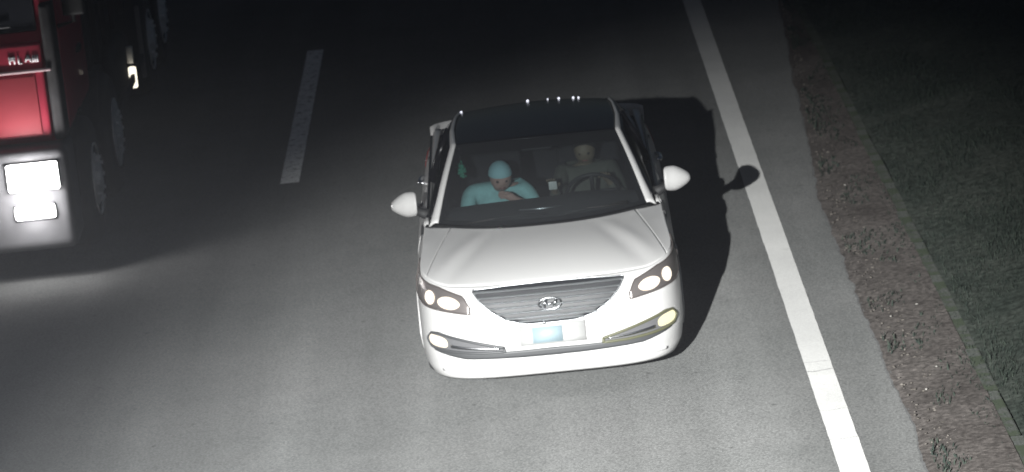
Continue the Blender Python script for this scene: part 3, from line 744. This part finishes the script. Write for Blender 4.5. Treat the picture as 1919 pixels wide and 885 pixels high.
# steps, mudguards, doors, door handle
for sx in (TX, XL):
    d = 1 if sx == TX else -1
    dr = tbox('door', sx-.006 if d > 0 else sx-.012, sx+.012 if d > 0 else sx+.006, 5.22, 6.5, 1.15, 2.8, red, bev=.006)
    tbox('door_handle', sx+.012*d if d > 0 else sx-.04, sx+.04 if d > 0 else sx-.012, 6.2, 6.4, 1.55, 1.6, black_plastic, dr, .006)
    for z in (.42, .78): tbox('step', min(sx, sx-.30*d), max(sx, sx-.30*d), 5.10, 5.32, z, z+.05, dirty, bev=.01)
    for wy in (5.98, 7.80):
        mg = bmesh.new(); n = 16
        for k in range(n):
            a0, a1 = math.pi*k/n, math.pi*(k+1)/n
            q = [TL(sx+(-.36*d if e else 0), wy+.60*math.cos(a), .53+.60*math.sin(a)) for a, e in ((a0, 0), (a1, 0), (a1, 1), (a0, 1))]
            mg.faces.new([mg.verts.new(c) for c in q])
        bmesh.ops.remove_doubles(mg, verts=mg.verts, dist=1e-4)
        o = from_bm('mudguard', mg, dirty, tr); md = o.modifiers.new('t', 'SOLIDIFY'); md.thickness = .02
    # upright mirror arm on the door
    tube('mirror_arm', [TL(sx, 5.25, 2.6), TL(sx+.16*d, 5.12, 2.65), TL(sx+.16*d, 5.12, 2.0), TL(sx, 5.25, 1.95)], .018, black_plastic, tr)
    tbox('wing_mirror', min(sx+.08*d, sx+.26*d), max(sx+.08*d, sx+.26*d), 5.08, 5.16, 2.05, 2.5, black_plastic, bev=.03)
# wheels
def truck_wheel(x, y, d, dual=False, dished=False):
    c = TL(x, y, .53); w = .14 if not dual else .29
    tw = lathe('wheel', [(.28, -w*d), (.46, -w*d), (.515, -w*.75*d), (.53, -w*.4*d), (.53, w*.4*d), (.515, w*.75*d), (.47, w*.98*d), (.30, w*d)], 44, rubber, tr, 'X', c)
    if not dished: rm = lathe('rim', [(.05, (w+.045)*d), (.11, (w+.045)*d), (.13, (w+.02)*d), (.20, (w+.01)*d), (.245, (w-.015)*d), (.26, (w-.04)*d), (.285, (w+.012)*d), (.30, (w+.012)*d), (.30, (w-.05)*d)], 36, rim_m, tw)
    else: rm = lathe('rim', [(.05, (w+.05)*d), (.12, (w+.045)*d), (.22, (w+.02)*d), (.285, (w+.012)*d), (.30, (w+.012)*d), (.30, (w-.05)*d)], 36, rim_m, tw)
    me = None
    for k in range(10):
        a = 2*math.pi*k/10
        if me is None:
            bm = bmesh.new(); bmesh.ops.create_cone(bm, cap_ends=True, segments=6, radius1=.020, radius2=.016, depth=.045, matrix=Matrix.Rotation(R(90), 4, 'Y'))
            o = from_bm('wheel_nut', bm, rim_m, rm, smooth=False); me = o.data
        else: o = link(bpy.data.objects.new('wheel_nut', me), rm)
        o.location = ((w+.025)*d, .175*math.cos(a), .175*math.sin(a))
for x, d in ((TX+.075-.14, 1), (XL-.075+.14, -1)):
    truck_wheel(x, 5.98, d); truck_wheel(x, 7.80, d, dished=True)
for x, d in ((TX+.02-.29, 1), (XL-.02+.29, -1)):
    truck_wheel(x, 12.2, d, True); truck_wheel(x, 13.6, d, True)
for x in (-.45, .45): tbox('chassis_rail', CXm+x-.05, CXm+x+.05, 5.1, 15.2, .75, 1.02, frame_m, bev=.01)
tbox('fuel_tank', TX-.60, TX-.03, 9.0, 10.3, .42, .98, frame_m, bev=.12, seg=5)
tbox('air_tank', TX-.45, TX-.10, 10.6, 11.2, .5, .85, frame_m, bev=.12, seg=5)
# side marker and bracket
mk = tbox('side_marker', TX-.04, TX+.03, 10.40, 10.46, .40, .60, mat('marker_glow', (1, 1, .9), .3, emit=(1, .93, .75), es=2.2), bev=.02)
tbox('bracket', TX-.05, TX+.01, 10.5, 10.56, .62, .78, rim_m, bev=.01)
tbox('rear_mudflap', TX-.55, TX+.01, 13.05, 13.08, .3, .95, dirty, bev=.01)
tbox('side_guard_post', TX-.02, TX+.02, 11.4, 11.46, .3, 1.0, mat('guard_steel', (.2, .2, .21), .6), bev=.01)
tbox('side_guard_rail', TX-.02, TX+.02, 8.7, 11.4, .46, .54, dirty, bev=.01)
bd = tbox('cargo_bed', XL, TX, 7.2, 15.4, 1.20, 2.7, bedm, bev=.03)
for k in range(11):
    y = 7.5+k*.76
    for sx, d in ((TX, 1), (XL, -1)): tbox('bed_rib', min(sx, sx+.05*d), max(sx, sx+.05*d), y, y+.09, 1.22, 2.68, bedm, bd, .01)
# truck lamps' light
for sg in (1, -1):
    for z, e in ((.86, 40), (.575, 15)):
        l = bpy.data.lights.new('truck_headlamp', 'POINT'); lo = link(bpy.data.objects.new('truck_headlamp', l))
        x = TX-.3 if sg > 0 else XL+.3
        lo.location = (x, 4.58, z); l.energy = e; l.shadow_soft_size = .08; l.color = (1, .98, .97)
for sg in (-1, 1):
    l = bpy.data.lights.new('car_headlamp', 'SPOT'); lo = link(bpy.data.objects.new('car_headlamp', l))
    lo.location = (sg*.68, -.06, .70); l.energy = 60; l.spot_size = R(80); l.spot_blend = 1; l.shadow_soft_size = .05; l.color = (1, .94, .86)
    lo.rotation_euler = (Vector((sg*.75, -6, -.2))-lo.location).to_track_quat('-Z', 'Y').to_euler()

# ------------------------------------------------------------------ thin volume added to imitate lens bloom around the truck lamps
hb_ = bmesh.new(); box_bm(hb_, -60, 60, -40, 150, -1.2, 7.6)
hz = bpy.data.materials.new('bloom_mist'); hz.use_nodes = True; t = hz.node_tree; t.nodes.clear()
o_ = t.nodes.new('ShaderNodeOutputMaterial'); pv = t.nodes.new('ShaderNodeVolumePrincipled'); pv.inputs['Density'].default_value = .0036
pv.inputs['Color'].default_value = (.9, .92, 1, 1); pv.inputs['Anisotropy'].default_value = .3
t.links.new(pv.outputs[0], o_.inputs['Volume'])
ho = from_bm('bloom_volume', hb_, hz, smooth=False); tag(ho, 'thin misty volume added to imitate lens bloom around the headlights', 'bloom_volume', kind='stuff')
